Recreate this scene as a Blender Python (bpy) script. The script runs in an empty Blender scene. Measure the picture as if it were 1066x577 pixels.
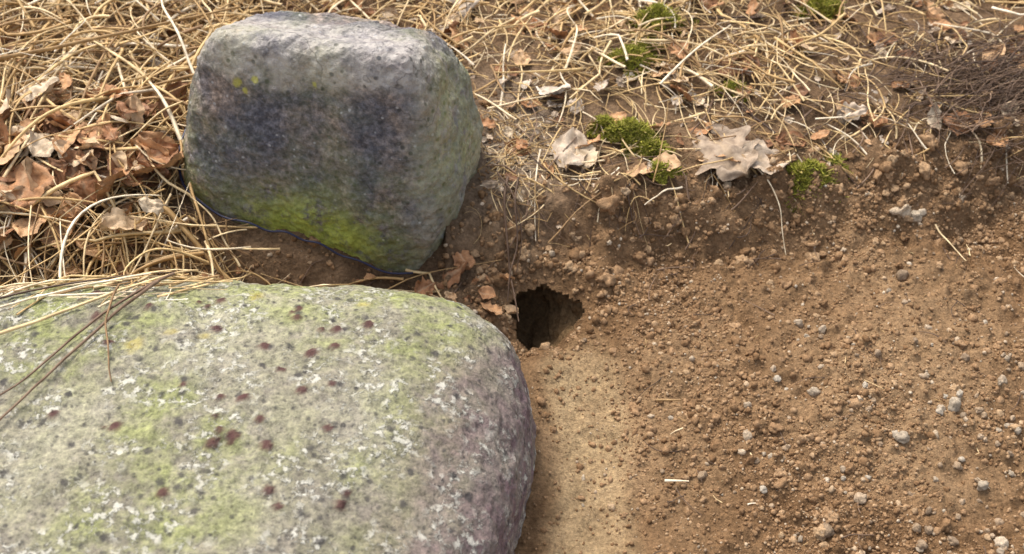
import bpy, numpy as np, math
from mathutils import Vector
rng=np.random.default_rng(7)
sc=bpy.context.scene
# ---------------- noise ----------------
_p=np.random.default_rng(3).permutation(256); PERM=np.concatenate([_p,_p,_p])
G3=np.random.default_rng(4).normal(size=(256,3)); G3/=np.linalg.norm(G3,axis=1)[:,None]; G3*=1.5
def perlin(x,y,z=0.0):
    x,y,z=np.broadcast_arrays(np.asarray(x,float),np.asarray(y,float),np.asarray(z,float))
    xi=np.floor(x).astype(int);yi=np.floor(y).astype(int);zi=np.floor(z).astype(int)
    xf=x-xi;yf=y-yi;zf=z-zi
    f=lambda t:t*t*t*(t*(t*6-15)+10)
    u,v,w=f(xf),f(yf),f(zf)
    def g(a,b,c):
        h=PERM[PERM[PERM[(xi+a)&255]+((yi+b)&255)]+((zi+c)&255)]
        q=G3[h]; return q[...,0]*(xf-a)+q[...,1]*(yf-b)+q[...,2]*(zf-c)
    L=lambda t,a,b:a+t*(b-a)
    return L(w,L(v,L(u,g(0,0,0),g(1,0,0)),L(u,g(0,1,0),g(1,1,0))),L(v,L(u,g(0,0,1),g(1,0,1)),L(u,g(0,1,1),g(1,1,1))))
def fbm(x,y,z=0.0,o=4):
    s=0;a=1;f=1
    for i in range(o):
        s=s+a*perlin(x*f+i*17.3,y*f+i*9.1,np.asarray(z)*f+i*3.7); a*=.5; f*=2.03
    return s
def ss(a,b,x):
    t=np.clip((x-a)/(b-a),0,1); return t*t*(3-2*t)
# ---------------- terrain ----------------
HX,HY,HR,HS=.029,.768,.0335,.45
def bankline(x): return np.interp(x,[-2,-.3,0,.05,.15,.3,.5,2],[.755,.76,.785,.80,.815,.845,.885,1.0])
LC=(-.275,.505,.0); LA,LB,LH,SHR=.276,.212,.131,.20; LN,LM=3.6,4.0
def lower_top(x,y):
    q=np.abs((x-LC[0]-SHR*(y-LC[1]))/LA)**LN+np.abs((y-LC[1])/LB)**LN
    return np.where(q<1,LH*np.clip(1-np.clip(q,0,1)**(LM/LN),0,1)**(1/LM),-1)
def hshape(a): return 1+.09*np.sin(3*a+1)+.06*np.sin(5*a+.4)+.035*np.sin(9*a)+.02*np.sin(16*a+2)
def holer(x,y):
    a=np.arctan2(y-HY,x-HX); return np.hypot(x-HX,(y-HY)*1.12)/hshape(a)
def ground_s(x,y):
    by=bankline(x)+.018*fbm(x*9,y*9,2.2,3)
    d=y-by
    z=.050*ss(-.005,.075,d)+.07*np.clip(d-.05,0,2.0)
    z=z+.016*fbm(x*3.1+5,y*3.1,1.0,2)*ss(3,1.4,np.abs(x)+np.abs(y-.9))
    z=z+.014*np.exp(-(((x-.36)/.2)**2+((y-.66)/.12)**2))
    # loose earth thrown up around the burrow: ridge along the bank and a low lip right of the mouth
    z=z+.014*np.exp(-(((x-.115)/.06)**2+((y-.862-.2*(x-.1))/.022)**2))*(1+.5*fbm(x*25,y*25,8.,2))
    z=z+.009*np.exp(-(((x-.10)/.022)**2+((y-.77)/.035)**2))
    z=z-.014*np.exp(-(((x-.066)/.035)**2+((y-.6)/.14)**2))
    r=holer(x,y); S=ss(.020,.085,r)
    z=z*S+(1-S)*HS*(y-HY)
    z=z-.020*ss(.056,.028,r)
    return z
def ground(x,y):
    z=ground_s(x,y)
    by=bankline(x); e=np.exp(-((y-by-.04)/.06)**2)*(x>-.06); sr=ss(.08,.16,x)*ss(.02,-.03,y-by)
    near=ss(2.5,1.3,np.abs(x)+np.abs(y-.9)*1.0); hm=ss(.030,.048,holer(x,y))*.5+.5
    z=z+near*hm*((.005+.012*e)*fbm(x*16,y*16,4.4,3)+(.0022+.0038*e+.0018*sr)*fbm(x*60,y*60,7.7,4)+(.0010+.0006*sr)*perlin(x*230,y*230,.5))
    n=perlin(x*30,y*38,11.1); z=z+near*hm*e*.011*np.clip(n-.05,0,1)*2
    n=perlin(x*75,y*75,5.1); z=z+near*(sr+.6*e)*.006*np.clip(n-.22,0,1)*2
    return z
def surf(x,y): return np.maximum(ground_s(x,y),lower_top(x,y))
# ---------------- mesh helpers ----------------
def mk(name,V,F,mat,smooth=True,attrs=None):
    V=np.asarray(V,dtype=np.float32).reshape(-1,3); F=np.asarray(F,dtype=np.int32)
    k=F.shape[1]; me=bpy.data.meshes.new(name)
    me.vertices.add(len(V)); me.vertices.foreach_set('co',V.ravel())
    me.loops.add(F.size); me.loops.foreach_set('vertex_index',F.ravel())
    me.polygons.add(len(F)); me.polygons.foreach_set('loop_start',np.arange(0,F.size,k,dtype=np.int32))
    me.polygons.foreach_set('use_smooth',np.full(len(F),smooth))
    if attrs:
        for n,a in attrs.items():
            if a.ndim==1:
                at=me.attributes.new(n,'FLOAT','POINT'); at.data.foreach_set('value',a.astype(np.float32))
            else:
                at=me.attributes.new(n,'FLOAT_VECTOR','POINT'); at.data.foreach_set('vector',a.astype(np.float32).ravel())
    me.update(calc_edges=True); me.validate()
    ob=bpy.data.objects.new(name,me); sc.collection.objects.link(ob)
    me.materials.append(mat); return ob
class M:
    def __init__(s,name,rough=.9,spec=.2):
        s.m=bpy.data.materials.new(name); s.m.use_nodes=True; s.nt=s.m.node_tree
        s.b=s.nt.nodes['Principled BSDF']; s.b.inputs['Roughness'].default_value=rough
        s.b.inputs['Specular IOR Level'].default_value=spec
        s.co=s.nt.nodes.new('ShaderNodeTexCoord').outputs['Object']
    def n(s,t,**k):
        nd=s.nt.nodes.new('ShaderNode'+t)
        for a,b in k.items(): setattr(nd,a,b)
        return nd
    def l(s,a,b): s.nt.links.new(a,b)
    def noise(s,scale,detail=4,rough=.55,dist=0):
        nd=s.n('TexNoise'); nd.inputs['Scale'].default_value=scale; nd.inputs['Detail'].default_value=detail
        nd.inputs['Roughness'].default_value=rough; nd.inputs['Distortion'].default_value=dist
        s.l(s.co,nd.inputs['Vector']); return nd.outputs['Fac']
    def vor(s,scale,rand=1.0):
        nd=s.n('TexVoronoi'); nd.inputs['Scale'].default_value=scale; nd.inputs['Randomness'].default_value=rand
        s.l(s.co,nd.inputs['Vector']); return nd.outputs['Distance'],nd.outputs['Color']
    def ramp(s,f,stops,interp='LINEAR'):
        nd=s.n('ValToRGB'); cr=nd.color_ramp; cr.interpolation=interp
        while len(cr.elements)<len(stops): cr.elements.new(.5)
        for e,(p,c) in zip(cr.elements,stops):
            e.position=p; e.color=(tuple(c)[:3]+(1,)) if hasattr(c,'__len__') else (c,c,c,1)
        s.l(f,nd.inputs['Fac']); return nd.outputs['Color']
    def mix(s,f,a,b,mode='MIX'):
        nd=s.n('Mix',data_type='RGBA',blend_type=mode)
        for i,v in ((0,f),(6,a),(7,b)):
            if isinstance(v,(int,float)): nd.inputs[i].default_value=v
            elif isinstance(v,tuple): nd.inputs[i].default_value=v+(1,)
            else: s.l(v,nd.inputs[i])
        return nd.outputs[2]
    def math(s,op,a,b=0.0,c=None):
        nd=s.n('Math',operation=op); nd.use_clamp=False
        for i,v in enumerate((a,b)+((c,) if c is not None else ())):
            if isinstance(v,(int,float)): nd.inputs[i].default_value=v
            else: s.l(v,nd.inputs[i])
        return nd.outputs[0]
    def attr(s,name): return s.n('Attribute',attribute_name=name)
    def isl(s): return s.n('NewGeometry').outputs['Random Per Island']
    def bump(s,h,dist,st=1.0):
        nd=s.n('Bump'); nd.inputs['Distance'].default_value=dist; nd.inputs['Strength'].default_value=st
        s.l(h,nd.inputs['Height'])
        if s.b.inputs['Normal'].links: s.l(s.b.inputs['Normal'].links[0].from_socket,nd.inputs['Normal'])
        s.l(nd.outputs[0],s.b.inputs['Normal'])
    def col(s,c): s.l(c,s.b.inputs['Base Color'])
# ---------------- materials ----------------
m=M('soil',.95,.1)
base=m.attr('tint').outputs['Vector']
v=m.ramp(m.noise(300,5,.7),[(.25,(.46,.43,.41)),(.5,(.97,.97,.97)),(.75,(1.5,1.48,1.42))])
c=m.mix(1.0,base,v,'MULTIPLY')
c=m.mix(1.0,c,m.ramp(m.noise(45,4,.6),[(.3,(.72,.70,.68)),(.7,(1.22,1.22,1.22))]),'MULTIPLY')
d,vc=m.vor(420); sp=m.ramp(d,[(.12,1.0),(.22,0.0)])
rr=m.n('SeparateColor'); m.l(vc,rr.inputs[0]); pick_=m.math('GREATER_THAN',rr.outputs[0],.94)
c=m.mix(m.math('MULTIPLY',m.math('MULTIPLY',sp,pick_),.7),c,(.5,.42,.31))
m.col(c); m.bump(m.noise(700,4,.7),.0014,.9); m.bump(m.noise(200,5,.7),.006,.8); SOIL=m.m
def crumbmat(name,stops,rough=.95):
    m=M(name,rough,.08); c=m.ramp(m.isl(),stops)
    c=m.mix(1.0,c,m.ramp(m.noise(500,3,.6),[(.3,(.65,.65,.65)),(.7,(1.3,1.3,1.3))]),'MULTIPLY')
    m.col(c); m.bump(m.noise(900,3,.6),.0010,.8); return m.m
CR=crumbmat('soil_crumb',[(0,(.19,.108,.053)),(.4,(.275,.165,.086)),(.75,(.345,.215,.117)),(.95,(.40,.27,.155)),(1,(.50,.41,.30))])
PB=crumbmat('pebble',[(0,(.24,.17,.11)),(.35,(.33,.235,.15)),(.6,(.39,.29,.195)),(.8,(.34,.275,.20)),(1,(.42,.36,.28))],.85)
def strawmat(name,stops):
    m=M(name,.6,.35); c=m.ramp(m.isl(),stops)
    c=m.mix(1.0,c,m.ramp(m.noise(90,3,.6),[(.3,(.6,.55,.5)),(.65,(1.12,1.12,1.12))]),'MULTIPLY')
    m.col(c); m.bump(m.noise(1500,2,.5),.0003,.4); return m.m
STRAW=strawmat('straw',[(0,(.24,.14,.065)),(.2,(.46,.29,.12)),(.5,(.68,.48,.22)),(.8,(.82,.64,.37)),(1,(.88,.78,.60))])
TWIG=strawmat('twig_bark',[(0,(.07,.042,.028)),(.6,(.15,.092,.056)),(1,(.27,.175,.11))])
def leafmat(name,stops):
    m=M(name,.65,.3); c=m.ramp(m.isl(),stops)
    c=m.mix(1.0,c,m.ramp(m.noise(110,5,.65),[(.3,(.5,.46,.43)),(.6,(1.1,1.1,1.1))]),'MULTIPLY')
    c=m.mix(m.math('MULTIPLY',m.attr('vein').outputs['Fac'],.4),c,(.5,.36,.22))
    m.col(c); m.bump(m.noise(350,3,.6),.0012,.6); return m.m
LEAF=leafmat('dead_leaf',[(0,(.17,.08,.04)),(.3,(.36,.17,.075)),(.6,(.52,.29,.135)),(.85,(.58,.41,.24)),(1,(.64,.53,.38))])
PALE=leafmat('pale_leaf',[(0,(.30,.22,.15)),(.5,(.46,.36,.26)),(1,(.62,.54,.44))])
m=M('moss',.9,.1)
m.col(m.ramp(m.isl(),[(0,(.12,.12,.02)),(.5,(.26,.26,.04)),(.85,(.42,.39,.07)),(1,(.42,.32,.12))])); MOSS=m.m
m=M('wire_insulation',.4,.5); m.b.inputs['Base Color'].default_value=(.015,.017,.05,1); WIRE=m.m
# upper boulder
m=M('boulder_granite_dark',.7,.25)
c=m.ramp(m.noise(14,6,.65,.5),[(.3,(.068,.066,.082)),(.45,(.112,.106,.120)),(.55,(.175,.145,.135)),(.68,(.28,.21,.165))])
c=m.mix(1.0,c,m.ramp(m.noise(170,5,.75),[(.3,(.32,.32,.36)),(.48,(.9,.9,.9)),(.7,(2.1,2.05,2.0))]),'MULTIPLY')
nz=m.n('TexNoise'); nz.inputs['Scale'].default_value=9; nz.inputs['Detail'].default_value=5; m.l(m.co,nz.inputs['Vector'])
cr_=m.math('ABSOLUTE',m.math('SUBTRACT',nz.outputs['Fac'],.52)); crm=m.ramp(cr_,[(.0,1.0),(.005,0.0)])
pl=m.attr('pale').outputs['Fac']
c=m.mix(m.math('MULTIPLY',pl,m.ramp(m.noise(90,5,.7),[(.35,.25),(.6,.95)])),c,(.47,.425,.38))
c=m.mix(m.math('MULTIPLY',crm,.5),c,(.035,.03,.03))
d,vc=m.vor(150); rr=m.n('SeparateColor'); m.l(vc,rr.inputs[0])
sp=m.math('MULTIPLY',m.ramp(d,[(.14,1.0),(.26,0.0)]),m.math('GREATER_THAN',rr.outputs[0],.80)); c=m.mix(m.math('MULTIPLY',sp,.7),c,(.44,.43,.43))
sp=m.math('MULTIPLY',m.ramp(d,[(.2,1.0),(.4,0.0)]),m.math('LESS_THAN',rr.outputs[1],.2)); c=m.mix(m.math('MULTIPLY',sp,.7),c,(.03,.03,.03))
al=m.math('MULTIPLY',m.attr('algae').outputs['Fac'],m.ramp(m.noise(50,6,.75),[(.34,0.08),(.50,1.0)]))
c=m.mix(al,c,m.ramp(m.noise(150,4,.7),[(.3,(.19,.23,.04)),(.7,(.46,.50,.10))]))
c=m.mix(m.attr('yel').outputs['Fac'],c,(.50,.46,.08))
m.col(c); m.bump(m.noise(420,4,.7),.0014,.9); m.bump(m.noise(70,5,.65),.006,.7); ST1=m.m
m=M('boulder_granite_lichen',.8,.2)
c=m.ramp(m.noise(9,6,.65,.3),[(.3,(.165,.140,.118)),(.5,(.245,.215,.172)),(.7,(.34,.31,.235))])
c=m.mix(m.math('MULTIPLY',m.attr('algae').outputs['Fac'],m.ramp(m.noise(30,5,.7),[(.38,.15),(.60,.9)])),c,(.25,.265,.10))
c=m.mix(m.math('MULTIPLY',m.attr('purp').outputs['Fac'],m.ramp(m.noise(50,4,.6),[(.35,.4),(.6,1.0)])),c,(.165,.112,.115))
c=m.mix(1.0,c,m.ramp(m.noise(200,5,.78),[(.3,(.33,.33,.34)),(.48,(.95,.95,.95)),(.7,(1.7,1.7,1.62))]),'MULTIPLY')
wl=m.math('MULTIPLY',m.ramp(m.noise(150,4,.7),[(.50,0.0),(.58,1.0)]),m.ramp(m.noise(26,3,.6),[(.45,0.0),(.57,1.0)]))
c=m.mix(m.math('MULTIPLY',wl,.75),c,(.60,.57,.48))
for sc_,th,am in ((75,.60,.8),(130,.66,.7),(210,.7,.6)):
    d,vc=m.vor(sc_); rr=m.n('SeparateColor'); m.l(vc,rr.inputs[0])
    dd=m.math('ADD',d,m.math('MULTIPLY',m.noise(300,3,.6),.45))
    sp=m.math('MULTIPLY',m.ramp(dd,[(.36,1.0),(.54,0.0)]),m.math('GREATER_THAN',rr.outputs[0],th)); c=m.mix(m.math('MULTIPLY',sp,am),c,(.05,.045,.045))
c=m.mix(m.math('MULTIPLY',m.attr('red').outputs['Fac'],.92),c,(.085,.035,.032))
c=m.mix(m.attr('yel').outputs['Fac'],c,(.46,.36,.06))
m.col(c); m.bump(m.noise(400,4,.7),.0016,1.0); m.bump(wl,.0016,.8); m.bump(m.noise(60,4,.6),.006,.6); ST2=m.m

# ---------------- ground sheet ----------------
def axis(a,b,st,far):
    core=np.arange(a,b+1e-6,st); o=[];s=st;p=b
    while p<far: s*=1.35; p+=s; o.append(p)
    l=[];s=st;p=a
    while p>-far: s*=1.35; p-=s; l.append(p)
    return np.concatenate([l[::-1],core,o])
xs=axis(-.68,.68,.0020,150); ys=axis(.42,1.4,.0020,150)
X,Y=np.meshgrid(xs,ys); Z=ground(X,Y); nx,ny=len(xs),len(ys)
by=bankline(X)
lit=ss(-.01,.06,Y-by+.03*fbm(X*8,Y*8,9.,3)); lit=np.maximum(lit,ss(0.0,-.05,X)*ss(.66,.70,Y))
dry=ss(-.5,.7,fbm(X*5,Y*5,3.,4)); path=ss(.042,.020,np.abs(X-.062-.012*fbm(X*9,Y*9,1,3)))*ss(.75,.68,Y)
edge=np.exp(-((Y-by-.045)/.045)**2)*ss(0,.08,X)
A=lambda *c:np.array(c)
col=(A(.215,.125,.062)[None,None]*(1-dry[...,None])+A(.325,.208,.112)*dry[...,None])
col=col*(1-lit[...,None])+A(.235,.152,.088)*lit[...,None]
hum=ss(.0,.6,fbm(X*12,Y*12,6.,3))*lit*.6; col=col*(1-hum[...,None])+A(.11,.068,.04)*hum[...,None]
e=edge*.7; col=col*(1-e[...,None])+A(.235,.14,.072)*e[...,None]
p=path*(.7+.2*ss(-.4,.4,fbm(X*30,Y*30,2.,3))); col=col*(1-p[...,None])+A(.44,.315,.175)*p[...,None]
g=np.exp(-(((X-.0)/.05)**2+((Y-.93)/.08)**2))*.7; col=col*(1-g[...,None])+A(.38,.31,.24)*g[...,None]
idx=np.arange(nx*ny).reshape(ny,nx)
F=np.stack([idx[:-1,:-1],idx[:-1,1:],idx[1:,1:],idx[1:,:-1]],-1).reshape(-1,4)
cx=(X[:-1,:-1]+X[1:,1:]).ravel()/2; cy=(Y[:-1,:-1]+Y[1:,1:]).ravel()/2
F=F[holer(cx,cy)>HR-.002]
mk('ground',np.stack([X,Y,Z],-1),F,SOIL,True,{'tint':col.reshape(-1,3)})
# burrow tunnel
nr,na=70,120; s=np.linspace(0,1,nr)[:,None]; a=np.linspace(0,2*np.pi,na,endpoint=False)[None]
R=(HR+.003)*(hshape(a)*(1-ss(0,.5,s))+ss(0,.5,s)*.88); R=R*(1+.2*fbm(np.cos(a)*2+0*s,np.sin(a)*2+0*s,s*5,4)*ss(0,.15,s)); R[-8:]*=np.sqrt(np.clip(1-(np.arange(8)/7.05)**2,0,1))[:,None]
PX=HX+R*np.cos(a)-.040*s**1.3; PY=HY+R*np.sin(a)/1.12+.055*s; PZ=-.023-.052*s+R*np.sin(a)/1.12*(HS+.6*s)+.004*fbm(np.cos(a)*9,np.sin(a)*9,s*24,3)*ss(0,.1,s)
idx=np.arange(nr*na).reshape(nr,na); j=np.roll(idx,-1,1)
F=np.stack([idx[:-1],idx[1:],j[1:],j[:-1]],-1).reshape(-1,4)
mk('burrow_hole',np.stack([PX,PY,PZ],-1),F,SOIL,True,{'tint':np.tile(A(.30,.195,.10),(nr*na,1))})

# ---------------- boulders ----------------
def cubesphere(n):
    t=np.linspace(-1,1,n); t=np.tan(t*np.pi/4); U,W=np.meshgrid(t,t); one=np.ones_like(U); P=[];Fs=[];o=0
    for ax in range(3):
        for sg in(-1,1):
            c=[None]*3; c[ax]=one*sg; c[(ax+1)%3]=U*(sg); c[(ax+2)%3]=W
            P.append(np.stack(c,-1).reshape(-1,3)); i=np.arange(n*n).reshape(n,n)+o
            Fs.append(np.stack([i[:-1,:-1],i[:-1,1:],i[1:,1:],i[1:,:-1]],-1).reshape(-1,4)); o+=n*n
    P=np.concatenate(P);F=np.concatenate(Fs)
    _,fi,inv=np.unique(np.round(P,5),axis=0,return_index=True,return_inverse=True)
    return P[fi],inv.ravel()[F]
P,F=cubesphere(200)
def superq(P,a,b,c,n,m):
    q=P/np.array([a,b,c]); h=(np.abs(q[:,0])**n+np.abs(q[:,1])**n)**(m/n)+np.abs(q[:,2])**m
    return P/(h**(1/m))[:,None]
ua,ub,uc=.132,.078,.149
Q=superq(P*np.array([ua,ub,uc]),ua,ub,uc,5.0,9.0)
t=(Q[:,2]/uc)
Q[:,0]*=1-.27*ss(-.15,1.15,t)-.18*ss(.1,-1,t); Q[:,1]*=1-.20*ss(-.2,1,t)
Q[:,1]+=.006*t; Q[:,0]+=.012*t
Q[:,2]-=.42*(Q[:,1]+.04)*ss(.3,1,t); Q[:,2]+=.03*Q[:,0]*ss(.3,1,t)
N=Q/np.linalg.norm(Q,axis=1)[:,None]
dsp=.004*fbm(Q[:,0]*9,Q[:,1]*9,Q[:,2]*9,2)+.0036*fbm(Q[:,0]*35,Q[:,1]*35,Q[:,2]*35,3)+.0013*fbm(Q[:,0]*160,Q[:,1]*160,Q[:,2]*160,3)
Q=Q+N*dsp[:,None]; Lx=Q.copy()
rz=math.radians(15); cz,sz=math.cos(rz),math.sin(rz)
Q=np.stack([Q[:,0]*cz+Q[:,1]*sz,-Q[:,0]*sz+Q[:,1]*cz,Q[:,2]],1)
UC=np.array([-.166,.893,.075])
x,y,z=Lx.T
alg=1.6*np.clip(np.exp(-(((x-.008)/.060)**2+((z+.038)/.036)**2)),0,1)*(y<0)+.5*np.exp(-((x+.12)/.04)**2-((z+.03)/.05)**2)+.25*ss(.09,.12,x)*ss(-.09,-.02,y)+.15*ss(-.2,.6,fbm(x*14,y*14,z*14,3))
pale=.95*ss(.106,.130,z+.012*fbm(x*30,y*30,z*30,3))*ss(.0,-.05,y-.04)+.5*ss(.085,.115,x)
yel=np.zeros(len(x))
for (a_,b_,r_) in ((-.050,.108,.004),(-.034,.114,.003),(-.043,.102,.0025),(.02,.118,.0025)):
    yel=np.maximum(yel,ss(1.3,.7,np.hypot(x-a_,z-b_)/r_+.5*fbm(x*200,y*200,z*200,2))*(y<.02))
mk('granite_boulder',Q+UC,F,ST1,True,{'algae':np.clip(alg,0,1),'pale':np.clip(pale,0,1),'yel':yel*.7})
# lower boulder
Q=superq(P*np.array([LA,LB,LH]),LA,LB,LH,LN,LM); Q[:,0]+=SHR*Q[:,1]
N=Q/np.linalg.norm(Q,axis=1)[:,None]
dsp=.006*fbm(Q[:,0]*5,Q[:,1]*5,Q[:,2]*5,2)+.0035*fbm(Q[:,0]*30,Q[:,1]*30,Q[:,2]*30,3)+.0011*fbm(Q[:,0]*180,Q[:,1]*180,Q[:,2]*180,2)
x,y,z=Q.T; wx=x+LC[0]; wy=y+LC[1]
alg=.6*ss(-.2,.5,fbm(x*8,y*8,z*8,3))+.9*np.exp(-((wx+.05)/.03)**2-((wy-.55)/.09)**2)+.7*np.exp(-((wy-.68)/.05)**2)+.3
purp=ss(.02,-.02,z-.080+.02*fbm(x*20,y*20,z*20,2))*.9*(x>0)+.8*ss(.17,.24,x-SHR*y)*ss(.16,.06,y)
alg=alg*(1-.7*np.clip(purp,0,1))
red=np.zeros(len(x)); rr=np.random.default_rng(5)
pts=[(-.19,.545),(-.175,.528),(-.205,.53),(-.165,.575),(-.2,.51),(-.15,.555),(-.13,.6),(-.14,.62),(-.18,.60),(-.165,.64),(-.16,.645)]+[(rr.uniform(-.33,-.08),rr.uniform(.46,.66)) for _ in range(30)]
for (a_,b_) in pts:
    r_=rr.uniform(.0020,.0048); red=np.maximum(red,ss(1.25,.7,np.hypot(wx-a_,wy-b_)/r_+.35*fbm(x*220,y*220,z*220,2)))
yel=np.zeros(len(x))
for (a_,b_,r_) in ((-.275,.60,.006),(-.225,.61,.004),(-.195,.665,.006),(-.25,.612,.004),(-.11,.655,.004)):
    yel=np.maximum(yel,ss(1.6,.3,np.hypot(wx-a_,wy-b_)/r_+.9*fbm(x*120,y*120,z*120,3)))
Q=Q+N*(dsp+.0016*red)[:,None]
mk('granite_boulder.001',Q+np.array(LC),F,ST2,True,{'algae':np.clip(alg,0,1),'purp':np.clip(purp,0,1),'red':red,'yel':yel*.45})

def in_upper(x,y,mar=1.0):
    dx,dy=x-UC[0],y-UC[1]; a_=dx*cz-dy*sz; b_=dx*sz+dy*cz
    return (np.abs(a_/(ua*.96*mar))**4+np.abs(b_/(ub*.98*mar))**4)<1
# ---------------- strands ----------------
def tube(C,r,flat,roll,taper=.45):
    n,S,_=C.shape; T=np.gradient(C,axis=1); T/=np.linalg.norm(T,axis=2)[...,None]+1e-9
    up=np.array([0,0,1.]); sd=np.cross(T,up); sd/=np.linalg.norm(sd,axis=2)[...,None]+1e-9; nn=np.cross(sd,T)
    cr,sr=np.cos(roll)[:,None,None],np.sin(roll)[:,None,None]
    s2=sd*cr+nn*sr; n2=-sd*sr+nn*cr
    tp=np.linspace(1,taper,S)[None,:,None]; R=r[:,None,None]*tp; f=flat[:,None,None]
    V=np.stack([C+s2*R,C+n2*R*f,C-s2*R,C-n2*R*f],2)
    i=np.arange(n*S*4).reshape(n,S,4); j=np.roll(i,-1,2)
    F=np.stack([i[:,:-1],j[:,:-1],j[:,1:],i[:,1:]],-1).reshape(-1,4)
    return V.reshape(-1,3),F
def strands(n,dens,box,Lr,rr_,arch,curv,S=9,lift=(0,.012),bias=None,rg=None):
    rg=rg or rng
    x=rg.uniform(box[0],box[1],n*6); y=rg.uniform(box[2],box[3],n*6)
    k=rg.uniform(size=n*6)<dens(x,y); x=x[k][:n]; y=y[k][:n]; n=len(x)
    an=rg.uniform(0,2*np.pi,n) if bias is None else rg.normal(bias[0],bias[1],n)+np.pi*(rg.uniform(size=n)<.5)
    L=rg.uniform(Lr[0],Lr[1],n)*rg.uniform(.5,1,n); t=np.linspace(0,1,S)
    hd=an[:,None]+rg.normal(0,curv,n)[:,None]*(t-.5)*2+rg.normal(0,curv*.5,n)[:,None]*np.sin(t*2*np.pi*rg.uniform(.5,1.5,n)[:,None])
    kink=(rg.uniform(size=n)<.3)*rg.normal(0,.7,n); hd=hd+kink[:,None]*(t>rg.uniform(.3,.7,n)[:,None])
    dx=np.cos(hd)*L[:,None]/(S-1); dy=np.sin(hd)*L[:,None]/(S-1)
    cx=x[:,None]+np.cumsum(dx,1)-dx.sum(1)[:,None]/2; cy=y[:,None]+np.cumsum(dy,1)-dy.sum(1)[:,None]/2
    ok=~in_upper(cx,cy,1.03).any(1)&(np.hypot(cx-HX,cy-HY)>.046).all(1)
    cx,cy,L=cx[ok],cy[ok],L[ok]; n=len(cx)
    g=surf(cx,cy); a=rg.uniform(*lift,n); b=rg.uniform(*lift,n)
    z=(g[:,:1]+a[:,None])*(1-t)+(g[:,-1:]+b[:,None])*t+(rg.uniform(0,arch,n)*L)[:,None]*np.sin(np.pi*t)
    z=np.maximum(z,g+.002+.3*np.minimum(a,b)[:,None])
    return tube(np.stack([cx,cy,z],-1),rg.uniform(*rr_,n),rg.uniform(.25,.9,n),rg.uniform(0,np.pi,n))
def join(L):
    V=[];F=[];o=0
    for v,f in L: V.append(v);F.append(f+o);o+=len(v)
    return np.concatenate(V),np.concatenate(F)
def hand(pts,r,S=26,flat=.7,wob=.0015):
    pts=np.array(pts,float); d=np.r_[0,np.cumsum(np.linalg.norm(np.diff(pts[:,:2],axis=0),axis=1))]; t=np.linspace(0,d[-1],S)
    c=np.stack([np.interp(t,d,pts[:,k]) for k in range(3)],-1)
    for _ in range(4): c[1:-1]=(c[:-2]+2*c[1:-1]+c[2:])/4
    sd=rng.uniform(0,99); c[:,0]+=wob*perlin(t*40,sd,0.); c[:,1]+=wob*perlin(t*40,sd+9,0.)
    c[:,2]+=surf(c[:,0],c[:,1])
    return tube(c[None],np.array([r]),np.array([flat]),np.array([rng.uniform(0,3)]))
def corner(x,y): return ss(.24,.36,x)*ss(1.20,1.10,y)
def dlit(x,y):
    d=y-bankline(x); n=fbm(x*7,y*7,20.,3)
    left=ss(-.22,-.28,x)*ss(.71,.75,y)
    back=ss(.93,1.02,y)*(.6+.4*ss(-.3,.3,n))
    mid=.28*ss(.04,.09,d)*(x>0)
    f=np.maximum(np.maximum(left,back),mid)
    f=f*(1-.75*corner(x,y))
    return f*(1-.8*np.exp(-((x+.44)/.08)**2-((y-.88)/.06)**2))
sL=[strands(4300,dlit,(-.66,.66,.68,1.42),(.025,.11),(.0005,.0013),.12,.4),
    strands(1700,lambda x,y:ss(-.22,-.30,x)*ss(.73,.79,y)*(1-.75*np.exp(-((x+.44)/.08)**2-((y-.88)/.06)**2)),(-.66,-.2,.7,1.42),(.06,.22),(.0009,.0024),.2,.4,S=14,lift=(0,.035)),
    strands(850,lambda x,y:(y>1.0)*(1-.85*corner(x,y)),(-.3,.66,.98,1.42),(.04,.15),(.0009,.0021),.13,.3,S=12,lift=(0,.022)),
    strands(420,lambda x,y:ss(.0,.05,x)*ss(.02,.07,y-bankline(x)),(0,.6,.8,1.1),(.03,.10),(.0005,.0013),.12,.4),
    strands(260,lambda x,y:np.exp(-((x-.0)/.04)**2-((y-.92)/.07)**2),(-.08,.08,.82,1.0),(.01,.06),(.0003,.0008),.15,.6,lift=(0,.006)),
    strands(200,lambda x,y:np.exp(-((y-.75)/.018)**2)*(x<-.08),(-.5,-.05,.69,.80),(.05,.15),(.0008,.0019),.06,.3,bias=(-.12,.3),lift=(.001,.010)),
    strands(75,lambda x,y:np.exp(-((y-.69)/.025)**2)*(x<-.24),(-.45,-.24,.63,.74),(.04,.13),(.0006,.0015),.06,.3,bias=(.5,.45),lift=(.001,.008)),
    strands(60,lambda x,y:ss(.08,.14,x),(.05,.6,.5,.86),(.006,.02),(.0004,.0010),.03,.2,lift=(.001,.003)),
    ]
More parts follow.
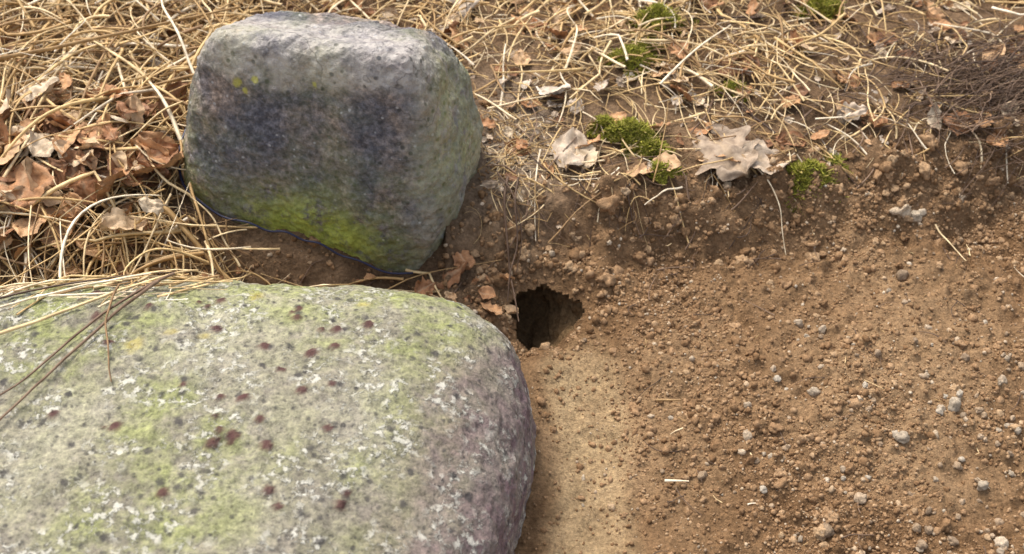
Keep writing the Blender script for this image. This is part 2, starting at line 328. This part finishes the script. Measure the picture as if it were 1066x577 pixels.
for p_,r_ in [([(-.56,.985,.03),(-.40,1.02,.05),(-.27,1.06,.055)],.0036),
    ([(-.41,.59,.004),(-.335,.63,.006),(-.275,.675,.008),(-.25,.70,.012)],.0017),
    ([(-.43,.62,.004),(-.35,.655,.007),(-.28,.68,.012)],.0012),
    ([(-.36,.725,.012),(-.27,.74,.018),(-.20,.735,.014),(-.13,.72,.008)],.0028),
    ([(-.298,.66,.012),(-.299,.62,.008),(-.282,.563,.002)],.0010),
    ([(-.31,.82,.03),(-.25,.775,.028),(-.21,.75,.022)],.0028),
    ([(-.34,.78,.03),(-.29,.75,.03),(-.27,.70,.02)],.0018),
    ([(.13,.87,.004),(.14,.90,.03),(.145,.93,.05)],.0007),
    ([(.22,.90,.01),(.25,.86,.02),(.255,.83,.004)],.001),
    ([(.40,.86,.01),(.42,.82,.006)],.001),
    ([(.12,.655,.003),(.14,.653,.004)],.0016),([(.12,.575,.003),(.138,.572,.004)],.0016)]:
    sL.append(hand(p_,r_))
V,F=join(sL); mk('dry_grass',V,F,STRAW)
tL=[strands(560,lambda x,y:ss(.01,.08,y-bankline(x)),(-.6,.62,.74,1.4),(.04,.13),(.0005,.0015),.1,.35),
    strands(1300,lambda x,y:np.exp(-((x-.49)/.08)**2-((y-1.0)/.06)**2),(.25,.66,.85,1.2),(.03,.12),(.0003,.0009),.15,.35,bias=(.5,.35),lift=(0,.02)),
    strands(60,lambda x,y:1.*(x>.1),(.1,.6,.5,.85),(.015,.05),(.0004,.0008),.05,.4,lift=(0,.003)),
    strands(70,lambda x,y:np.exp(-((y-.765)/.03)**2),(-.3,.0,.72,.82),(.015,.06),(.0005,.0014),.08,.4,lift=(0,.006)),
    strands(60,lambda x,y:np.exp(-((y-.85)/.03)**2),(-.02,.3,.8,.92),(.015,.05),(.0004,.0010),.08,.5,lift=(0,.004))]
for p_,r_ in [([(-.270,.67,.010),(-.318,.585,.004),(-.36,.51,.003),(-.39,.45,.003)],.0019),([(-.262,.68,.012),(-.31,.62,.005),(-.345,.56,.003),(-.39,.52,.003)],.0013),
    ([(-.42,.64,.006),(-.36,.665,.006),(-.31,.68,.008),(-.25,.70,.01)],.0015)]: tL.append(hand(p_,r_))
V,F=join(tL); mk('twigs',V,F,TWIG)
def free(pts,r,S=22,taper=.45):
    pts=np.array(pts,float);t=np.linspace(0,1,S);d=np.linspace(0,1,len(pts)); c=np.stack([np.interp(t,d,pts[:,k]) for k in range(3)],-1)
    for _ in range(3): c[1:-1]=(c[:-2]+2*c[1:-1]+c[2:])/4
    return tube(c[None],np.array([r]),np.array([.8]),np.array([.5]),taper)
o=HX-.043
def sg(x,y,dz): return (x,y,float(ground_s(np.array([x]),np.array([y]))[0])+dz)
rL=[free([sg(.010+o,.875,.008),sg(.006+o,.845,.012),sg(.010+o,.815,.012),sg(.012+o,.795,.010),(.016+o,.772,.008),(.020+o,.750,-.006)],.0016),
    free([sg(.02+o,.875,.008),sg(.016+o,.845,.016),sg(.020+o,.815,.012),(.012+o,.785,.022),(.010+o,.765,.004)],.0012),
    free([sg(.0+o,.88,.01),sg(.015+o,.85,.014),sg(.024+o,.825,.010),sg(.018+o,.80,.006)],.0011),
    free([sg(.03+o,.87,.006),sg(.028+o,.84,.012),sg(.012+o,.815,.008),sg(-.008+o,.80,.004)],.0010)]
V,F=join(rL); mk('roots',V,F,TWIG)
# thin wire round the foot of the upright boulder
wa=np.radians(np.linspace(170,322,60)); ca_,sa_=np.cos(wa),np.sin(wa); rad=(np.abs(ca_/(ua*1.03))**4+np.abs(sa_/(ub*1.10))**4)**(-.25)
lx,ly=ca_*rad,sa_*rad; wx_=lx*cz+ly*sz+UC[0]; wy_=-lx*sz+ly*cz+UC[1]
wz_=ground(wx_,wy_)+.006; wz_=np.convolve(np.pad(wz_,5,mode='edge'),np.ones(11)/11,'valid')+.004+.03*ss(225,172,np.degrees(wa))+.002*np.sin(wa*17)
V,F=tube(np.stack([wx_,wy_,wz_],-1)[None],np.array([.0014]),np.array([1.]),np.array([0.]),.9); mk('wire',V,F,WIRE)
# ---------------- leaves ----------------
def leafproto(rg,lobed,flat=1.0):
    nu,nv=22,13; u=np.linspace(0,1,nu)[:,None]; v=np.linspace(-1,1,nv)[None]
    w=np.sin(np.pi*np.clip(u,0.01,.99)**.85)**.75*.36
    if lobed: w=w*(1+.2*np.cos(u*2*np.pi*3.5))
    w=w*(1+.25*perlin(u*7,rg.uniform(0,50),0.))
    w=w+.010*np.sin(u*80+rg.uniform(0,6))*(w>.05)
    x=(u-.5)+0*v+.04*np.abs(v)*w*3; y=v*w*(1+.35*perlin(u*4+rg.uniform(0,50),v*0+(v>0)*7.3,0.))
    z=.16*np.abs(v)*w/.36*rg.uniform(-.3,1.2)+rg.uniform(-.5,.6)*(u-.5)**2+rg.uniform(-.4,.5)*v**2*w+.15*flat*fbm(u*2.4+rg.uniform(0,50),v*1.3+0*u,rg.uniform(0,9),3)
    vein=np.clip(1-np.abs(v)*7,0,1)+.6*np.clip(1-np.abs(((u-.45*np.abs(v)*w)*9)%1-.5)*9,0,1)
    return np.stack([x,y,z],-1).reshape(-1,3),(vein+0*u).reshape(-1)
nu,nv=22,13; ii=np.arange(nu*nv).reshape(nu,nv); LF=np.stack([ii[:-1,:-1],ii[:-1,1:],ii[1:,1:],ii[1:,:-1]],-1).reshape(-1,4)
rg=np.random.default_rng(21); protos=[leafproto(rg,k%3==0) for k in range(18)]
def leaves(name,items,mat):
    V=[];F=[];VN=[];o=0
    for (x,y,s,tilt,lift) in items:
        P0,vn=protos[rg.integers(18)]; q=P0*np.array([s,s*rg.uniform(.8,1.3),s])
        a=rg.uniform(0,6.28); t=rg.normal(0,tilt); t2=rg.normal(0,tilt)
        Rx=np.array([[1,0,0],[0,math.cos(t),-math.sin(t)],[0,math.sin(t),math.cos(t)]])
        Ry=np.array([[math.cos(t2),0,math.sin(t2)],[0,1,0],[-math.sin(t2),0,math.cos(t2)]])
        Rz=np.array([[math.cos(a),-math.sin(a),0],[math.sin(a),math.cos(a),0],[0,0,1]])
        q=q@Rx.T@Ry.T@Rz.T; q=q+np.array([x,y,float(surf(np.array([x]),np.array([y]))[0])+lift])
        g=surf(q[:,0],q[:,1])+.002; q[:,2]=np.maximum(q[:,2],g)
        V.append(q);F.append(LF+o);VN.append(vn);o+=len(q)
    mk(name,np.concatenate(V),np.concatenate(F),mat,True,{'vein':np.concatenate(VN)})
it=[]
while len(it)<130:
    x,y=rg.normal(-.43,.075),rg.normal(.875,.05)
    if not in_upper(x,y,1.2) and y>.76: it.append((x,y,rg.uniform(.022,.055),.45,rg.uniform(.010,.038)))
while len(it)<760:
    x,y=rg.uniform(-.62,.62),rg.uniform(.8,1.4)
    if in_upper(x,y,1.15) or y<bankline(x)+.05: continue
    if x<-.02 and y<.9 and x>-.3: continue
    it.append((x,y,rg.uniform(.008,.032),.4,rg.uniform(.002,.012)))
for k in range(60):
    x,y=rg.uniform(-.33,.0),rg.normal(.765,.02)
    if not in_upper(x,y,1.1): it.append((x,y,rg.uniform(.006,.022),.45,rg.uniform(.002,.010)))
for x,y,s in ((-.055,.79,.04),(-.045,.805,.03),(-.26,.77,.03),(-.11,.765,.025),(-.15,.76,.03),(-.33,.775,.035),(-.08,.775,.025)): it.append((x,y,s,.5,.012))
leaves('dead_leaves',it,LEAF)
it=[(.055,.905,.05,.25,.012),(.20,.91,.075,.2,.012),(.235,.90,.05,.25,.01),(.040,.985,.036,.2,.01),(-.05,1.13,.04,.3,.01),(.33,.96,.03,.3,.01),(.09,.99,.026,.3,.008)]
for k in range(420):
    x,y=rg.uniform(-.6,.6),rg.uniform(.82,1.4)
    if in_upper(x,y,1.12) or y<bankline(x)+.05 or (x<-.02 and y<.9): continue
    it.append((x,y,rg.uniform(.005,.018),.35,rg.uniform(.002,.009)))
for k in range(70):
    x,y=rg.normal(.0,.04),rg.normal(.92,.05)
    if not in_upper(x,y,1.1): it.append((x,y,rg.uniform(.003,.010),.35,rg.uniform(.001,.004)))
leaves('pale_dead_leaves',it,PALE)
# ---------------- moss ----------------
def mossclump(cx,cy,r,n):
    n=int(n*2.2)
    a=rg.uniform(0,6.28,n); q=r*np.sqrt(rg.uniform(0,1,n))*(1+.35*np.sin(a*3+cx*50)+.2*np.sin(a*7)); x=cx+q*np.cos(a)*1.2; y=cy+q*np.sin(a)*.8
    z=surf(x,y)+(.016*np.clip(1-(q/r)**2,0,1)+.004*fbm(x*90,y*90,1.,2))*(r/.02)+.002; L=rg.uniform(.002,.0045,n); t=np.linspace(0,1,4)
    d=rg.normal(0,.7,(n,2)); C=np.stack([x[:,None]+d[:,:1]*L[:,None]*t,y[:,None]+d[:,1:]*L[:,None]*t,z[:,None]-.002+L[:,None]*t],-1)
    return tube(C,rg.uniform(.0006,.0012,n),np.full(n,.7),rg.uniform(0,3,n))
ml=[mossclump(*k) for k in ((.112,.93,.022,1300),(.133,.915,.014,500),(.090,.945,.011,260),(.283,.890,.024,1400),(.305,.905,.012,260),(.12,1.03,.020,900),(.135,1.05,.012,260),(.15,1.09,.024,1000),(.27,1.18,.03,1100),(.33,1.13,.02,600),(.14,.885,.012,320),(.45,1.2,.03,1000),(.22,1.0,.012,260),(.19,1.15,.018,400))]
V,F=join(ml); mk('moss',V,F,MOSS)
# ---------------- crumbs ----------------
import bmesh
def ico(sub):
    bm=bmesh.new(); bmesh.ops.create_icosphere(bm,subdivisions=sub,radius=1); v=np.array([p.co[:] for p in bm.verts]); f=np.array([[q.index for q in p.verts] for p in bm.faces]); bm.free(); return v,f
I1=ico(1);I2=ico(2);I3=ico(3)
def crumbs(x,y,r,base,rough,sink=.3,surfz=ground):
    v,f=base; n=len(x); nv_=len(v)
    sc_=rg.uniform(.65,1.2,(n,1,3)); off=rg.uniform(0,200,(n,1,3))
    q=v[None]+0*sc_; w=q*1.3+off; nz=perlin(w[...,0],w[...,1],w[...,2])+.5*perlin(w[...,0]*2.3,w[...,1]*2.3,w[...,2]*2.3); q=q*(1+rough*nz)[...,None]*sc_
    a=rg.uniform(0,6.28,n); ca,sa=np.cos(a)[:,None],np.sin(a)[:,None]
    q=np.stack([q[...,0]*ca-q[...,1]*sa,q[...,0]*sa+q[...,1]*ca,q[...,2]],-1)*r[:,None,None]
    q[...,0]+=x[:,None]; q[...,1]+=y[:,None]; q[...,2]+=(surfz(x,y)+r*(.6-sink))[:,None]
    return q.reshape(-1,3),(f[None]+(np.arange(n)*nv_)[:,None,None]).reshape(-1,3)
def pick(n,dens,box):
    x=rg.uniform(box[0],box[1],n*5); y=rg.uniform(box[2],box[3],n*5); k=(rg.uniform(size=n*5)<dens(x,y))&(holer(x,y)>.036)&(lower_top(x,y)<0)&~in_upper(x,y)
    return x[k][:n],y[k][:n]
def dsoil(x,y):
    f=.2+.8*ss(-.4,.5,fbm(x*6,y*6,33.,3)); f=f*ss(.04,-.02,y-bankline(x)-.03)+.2*(y>bankline(x)+.03)
    return f*(.15+.85*ss(.07,.14,x))
x,y=pick(22000,dsoil,(-.03,.6,.44,.95)); r=np.exp(rg.normal(math.log(.00095),.38,len(x))); L=[crumbs(x,y,r,I1,.35)]
x,y=pick(3200,dsoil,(-.03,.6,.44,.95)); r=np.exp(rg.normal(math.log(.0019),.32,len(x))); L.append(crumbs(x,y,r,I2,.6,.5))
x,y=pick(100,dsoil,(.08,.6,.44,.9)); r=rg.uniform(.003,.006,len(x)); L.append(crumbs(x,y,r,I3,.7,.55))
x,y=pick(420,lambda x,y:np.exp(-((y-bankline(x)-.03)/.045)**2)*(x>-.03),(-.03,.6,.75,1.0)); r=np.exp(rg.normal(math.log(.0028),.5,len(x))); L.append(crumbs(x,y,r,I3,.85,.7))
x,y=pick(450,lambda x,y:ss(.085,.045,holer(x,y)),(-.06,.13,.68,.87)); r=np.exp(rg.normal(math.log(.0015),.5,len(x))); L.append(crumbs(x,y,r,I2,.7,.5))
x,y=pick(2500,lambda x,y:ss(.70,.74,y)*(x<.0)*1.,(-.6,.0,.68,1.0)); r=np.exp(rg.normal(math.log(.0015),.5,len(x))); L.append(crumbs(x,y,r,I2,.6,.5))
V,F=join(L); mk('soil_clods',V,F,CR)
x,y=pick(330,lambda x,y:ss(.1,.42,x)*ss(.82,.58,y),(.05,.6,.44,.9)); r=np.exp(rg.normal(math.log(.0031),.33,len(x))); L=[crumbs(x,y,r,I3,.4,.42)]
x,y=pick(350,lambda x,y:(x>.05)*1.,(.05,.6,.44,1.1)); r=np.exp(rg.normal(math.log(.0013),.3,len(x))); L.append(crumbs(x,y,r,I2,.3,.3))
V,F=join(L); mk('pebbles',V,F,PB)

# ---------------- light, camera ----------------
EL,AZ=60,-38   # hazy sun behind-left
w=bpy.data.worlds.new('World'); sc.world=w; w.use_nodes=True; nt=w.node_tree
sky=nt.nodes.new('ShaderNodeTexSky'); sky.sky_type='NISHITA'; sky.sun_disc=False; sky.sun_elevation=math.radians(EL); sky.sun_rotation=math.radians(AZ); sky.dust_density=4
hs=nt.nodes.new('ShaderNodeHueSaturation'); hs.inputs['Saturation'].default_value=.5; hs.inputs['Value'].default_value=1.85
bg=nt.nodes['Background']; bg.inputs['Strength'].default_value=.15; nt.links.new(sky.outputs[0],hs.inputs['Color']); nt.links.new(hs.outputs[0],bg.inputs['Color'])
ld=bpy.data.lights.new('sun','SUN'); ld.energy=3.0; ld.angle=math.radians(26); ld.color=(1,.95,.87)
lo=bpy.data.objects.new('sun',ld); sc.collection.objects.link(lo)
el,az=math.radians(EL),math.radians(AZ); D=Vector((math.sin(az)*math.cos(el),math.cos(az)*math.cos(el),math.sin(el)))
lo.rotation_euler=D.to_track_quat('Z','Y').to_euler()
cd=bpy.data.cameras.new('camera'); cam=bpy.data.objects.new('camera',cd); sc.collection.objects.link(cam)
cam.location=(0,0,.8); cam.rotation_euler=(math.radians(45),0,0); cd.sensor_width=36; cd.lens=43.46; cd.clip_start=.01; cd.clip_end=500
cd.dof.use_dof=True; cd.dof.focus_distance=1.0; cd.dof.aperture_fstop=8
sc.camera=cam
sc.view_settings.view_transform='Standard'; sc.view_settings.look='None'; sc.view_settings.exposure=0; sc.view_settings.gamma=1
